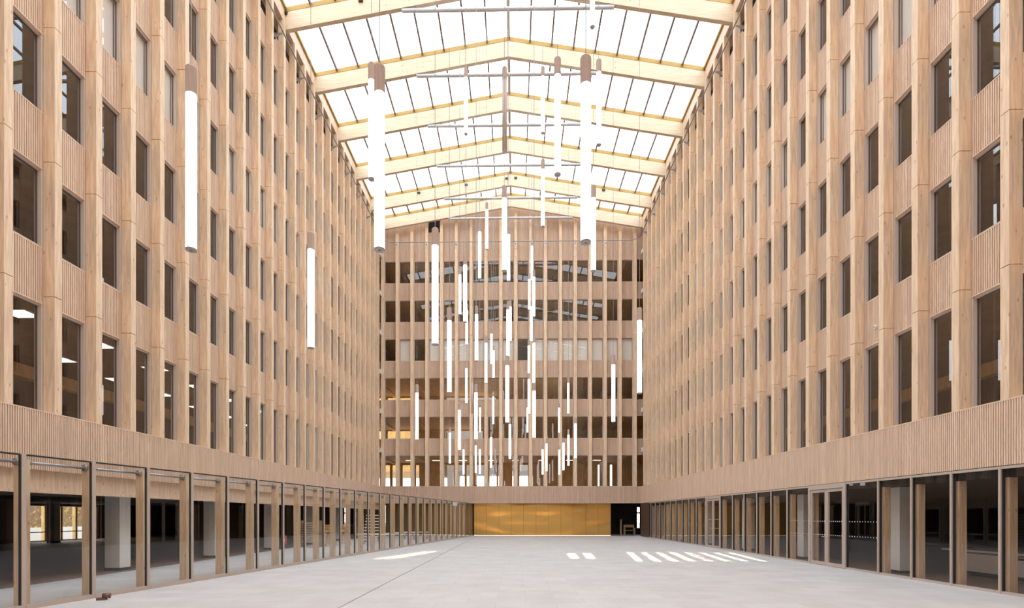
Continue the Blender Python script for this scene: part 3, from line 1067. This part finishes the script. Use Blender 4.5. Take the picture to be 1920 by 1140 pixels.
# safety rail round the top of the three facades with its brackets
RZ, RX, RYB = 25.6, 11.05, 46.62
path = [(-RX, 6, RZ), (-RX, RYB - .9, RZ)]
for k in range(1, 8):
    a = pi / 2 * k / 8
    path.append((-RX + .9 * (1 - cos(a)), RYB - .9 + .9 * sin(a), RZ))
path += [(-RX + .9, RYB, RZ), (RX - .9, RYB, RZ)]
for k in range(1, 8):
    a = pi / 2 * k / 8
    path.append((RX - .9 + .9 * sin(a), RYB - .9 * (1 - cos(a)), RZ))
path += [(RX, RYB - .9, RZ), (RX, 6, RZ)]
o = MB().tube(path, .035, 10).build('safety_rail', M['steel_dark'], None, True)
tag(o, 'grey steel safety rail running round the top of the facades', 'rail')
for s in (-1, 1):
    for n_, k in enumerate(range(24, 6, -2)):
        yy = Y0 + BAY * k + .5
        t_ = thing('rail_bracket', 'rail bracket, %s from the end facade, on %s' % (ORD[n_ + 1], SIDE[s]), 'bracket', (s * XP, yy, RZ), group='rail brackets on the ' + SIDE[s])
        MB().box(-s * .5, 0, -.03, .03, -.06, -.02).poly([(0, -.02, -.02), (-s * .5, -.02, -.02), (0, -.02, -.34)], (0, .04, 0)).build('arm', M['steel'], t_)
        MB().box(0, -s * .02, -.09, .09, -.4, .1).build('plate', M['steel'], t_)
        MB().tube([(-s * .14, -.02, -.30), (-s * .14, -.06, -.30)], .05, 10).build('knob', M['black'], t_)
for n_, k in enumerate(range(1, 17, 2)):
    xx = BX0 + BM * k
    t_ = thing('rail_bracket', 'rail bracket on the gabled end facade, %s from the slanting screen' % ORD[n_ + 1], 'bracket', (xx, YF, RZ), group='rail brackets on the end facade')
    MB().box(-.05, .05, -.30, 0, -.12, -.04).build('arm', M['white'], t_)
    MB().box(-.08, .08, -.02, 0, -.45, .06).build('plate', M['white'], t_)

# unseen end wall behind the camera, made dark below to deepen the gold's reflection
o = MB().box(-12, 12, -9.2, -9, 6, 29.8).build('wall_front', M['front'])
MB().box(-12, 12, -9.2, -9, 0, 6).build('dark_lower_wall', M['brown_dark'], o)
tag(o, 'timber wall closing the hall behind the viewer', 'wall', kind='structure')

# ------------------------------------------------------------------ pendant lamps: (x, top, bottom, lit) in photo pixels, each hung from a roof beam
PEND = [(368.5, 130, 487, 1), (716, 127, 488, 1), (699.5, 123, 348, 1), (1096, 110, 475, 1), (1112.5, 116, 281, 1), (1112, -120, 49, 1),
        (1044.5, 112, 341, 1), (1018, 118, 248, 1), (1017.5, 300, 432, 1), (1111.5, 349, 516, 1), (946, 115, 283, 0), (873, 120, 250, 1),
        (587, 438, 660, 1), (817.5, 429, 655, 1), (945.8, 350, 515, 1), (912.5, 376, 467, 1), (893.5, 421, 527, 1), (953.2, 420, 527, 1),
        (997.4, 451, 529.5, 1), (1001, 503, 594, 1), (992.3, 511, 581, 1), (872.8, 480, 608, 1), (862, 497, 592, 1), (893, 571, 676.5, 1),
        (874.8, 568, 646, 1), (843.5, 578, 741, 2), (952.7, 570, 668, 1), (956.9, 561, 640, 1), (911.6, 630, 721, 1), (921.5, 614, 683.5, 1),
        (925.3, 646, 709.5, 1), (951.3, 668, 794.4, 1), (874.8, 679, 758.6, 1), (886, 707, 776, 0), (996.5, 561, 641, 1), (991.6, 640, 706, 1),
        (1001, 633, 718, 1), (1001.5, 716, 824.6, 1), (991.7, 702, 775.5, 1), (1066, 707, 775.5, 1), (1148.8, 665, 794.4, 1),
        (1197.3, 578, 741.8, 1), (782.8, 721.5, 826, 1), (861.9, 756.5, 845, 1), (893, 721.4, 825.3, 1), (899.8, 755, 811, 1),
        (925, 734.7, 796.5, 1), (956.2, 784, 862, 1), (843.9, 801.4, 870, 1), (869.6, 835, 890, 1), (892.3, 826, 888, 1),
        (899.8, 835, 889, 1), (921, 810, 878, 1), (928.5, 833.7, 888, 0), (1048.4, 756, 811, 1), (1078.6, 782.5, 861, 1),
        (1065.6, 805, 874.4, 1), (1056.2, 820, 884, 1), (1048.4, 835, 891, 1), (1024.6, 823, 884, 1), (1017.3, 835, 890, 1), (988.8, 757, 811, 1)]
LP, CP, RP_ = 2.40, .37, .066
tube_me = MB().tube([(0, 0, -LP + .02), (0, 0, -CP)], RP_, 20)
cap_mb = MB()
pts = []
for s in range(40):                                     # fluted timber cap
    a = 2 * pi * s / 40
    r = RP_ * (1.06 if s % 2 else .98)
    pts.append((r * cos(a), r * sin(a), -CP))
cap_mb.poly(pts, (0, 0, CP - .03))
cap_mb.tube([(0, 0, -.03), (0, 0, -.01), (0, 0, 0)], [RP_, RP_ * .85, .02], 20)
cap_me = cap_mb.mesh('cap', M['cap'])
end_me = MB().tube([(0, 0, -LP), (0, 0, -LP + .025)], [RP_ * .98, RP_ * 1.04], 20).tube([(0, 0, -LP - .01), (0, 0, -LP)], .018, 8).mesh('end_disc', M['disc'])
TM = {1: tube_me.mesh('tube', M['tube']), 2: tube_me.mesh('tube', M['tube_warm']), 0: tube_me.mesh('tube', M['cap'])}
for me in TM.values():
    me.polygons.foreach_set('use_smooth', [True] * len(me.polygons))
hang = []
for (pxl, t0, b0, lit) in PEND:
    d = LP * F / (b0 - t0)
    bi = min(range(len(RY) - 1), key=lambda i_: abs(math.log(max(.1, RY[i_] + .11) / d)))
    yy = RY[bi] + .11
    q = at(pxl, (t0 + b0) / 2, yy)
    hang.append((bi, q[0], q[2] + LP / 2, lit))
rowsP = {}
for h in hang:
    rowsP.setdefault(h[0], []).append(h)
firstrow = min(rowsP)
for bi in sorted(rowsP):
    done = []
    for n_, (b2, x_, z_, lit) in enumerate(sorted(rowsP[bi], key=lambda h: (h[1], h[2]))):
        cnt = {d_: sum(1 for (x2, e_) in done if e_ == d_ and abs(x2 - x_) < .17) for d_ in (-.118, .118)}
        dy_ = min(cnt, key=lambda d_: (cnt[d_], d_))         # neighbours hang from the two edges of the beam
        for (x2, e_) in done:
            if e_ == dy_ and abs(x2 - x_) < .15:
                x_ = x2 + .15
        done.append((x_, dy_))
        look = {1: 'lit white tube lamp', 2: 'lit cream tube lamp', 0: 'unlit tube lamp'}[lit]
        lab = '%s, lamp row %s from the camera, %s counted from slanting screen' % (look, ORD[bi - firstrow + 1], ORD[n_ + 1])
        t_ = thing('pendant_lamp', lab, 'pendant lamp', (x_, RY[bi] + .11 + dy_, z_), group='tube pendant lamps hung from the roof beams')
        link('cap', cap_me, t_)
        link('tube', TM[lit], t_)
        link('end_disc', end_me, t_)
        MB().tube([(0, 0, 0), (0, 0, zb(x_) - z_)], .006, 5, False).build('cable', M['cable'], t_)

# ------------------------------------------------------------------ office ceiling lights behind the lowest window row
n_ = 0
for r_, (xx, ys) in enumerate(((-12.95, 14.25), (-15.5, 15.8))):
    for k in range(11):
        n_ += 1
        t_ = thing('ceiling_light', 'lit ceiling panel in lowest offices above slanting screen, row %s, %s from camera' % (['by the glass', 'deeper in'][r_], ORD[k + 1]),
                   'ceiling light', (xx, ys + 2.7 * k, HEAD[0] + .12), group='office ceiling lights above the slanting screen')
        MB().box(-.36, .36, -.3, .3, -.03, 0).build('housing', M['white'], t_)
        MB().box(-.33, .33, -.27, .27, -.035, -.03).build('diffuser', M['led'], t_)

n_ = 0
for k in range(1):
    for i in range(8):
        n_ += 1
        t_ = thing('ceiling_light', 'warm ceiling light inside the lowest window row of end facade, %s from slanting screen' % ORD[i + 1],
                   'ceiling light', (-9.9 + 2.6 * i, 52.2, HEAD[k] + .10), group='ceiling lights inside the end facade')
        MB().box(-.4, .4, -.12, .12, -.03, 0).build('housing', M['white'], t_)
        MB().box(-.37, .37, -.10, .10, -.036, -.03).build('diffuser', M['led_back'], t_)

# smoke detector on the cladding
q = at(1637, 613, 16.9)
t_ = thing('smoke_detector', 'small round white detector on cladding below the second window row', 'detector', (XP, q[1], q[2]))
MB().tube([(0, 0, 0), (-.03, 0, 0), (-.06, 0, 0)], [.07, .07, .04], 16).build('base', M['white'], t_, True)
MB().tube([(-.06, 0, 0), (-.065, 0, 0)], .02, 10).build('sensor_eye', M['black'], t_)
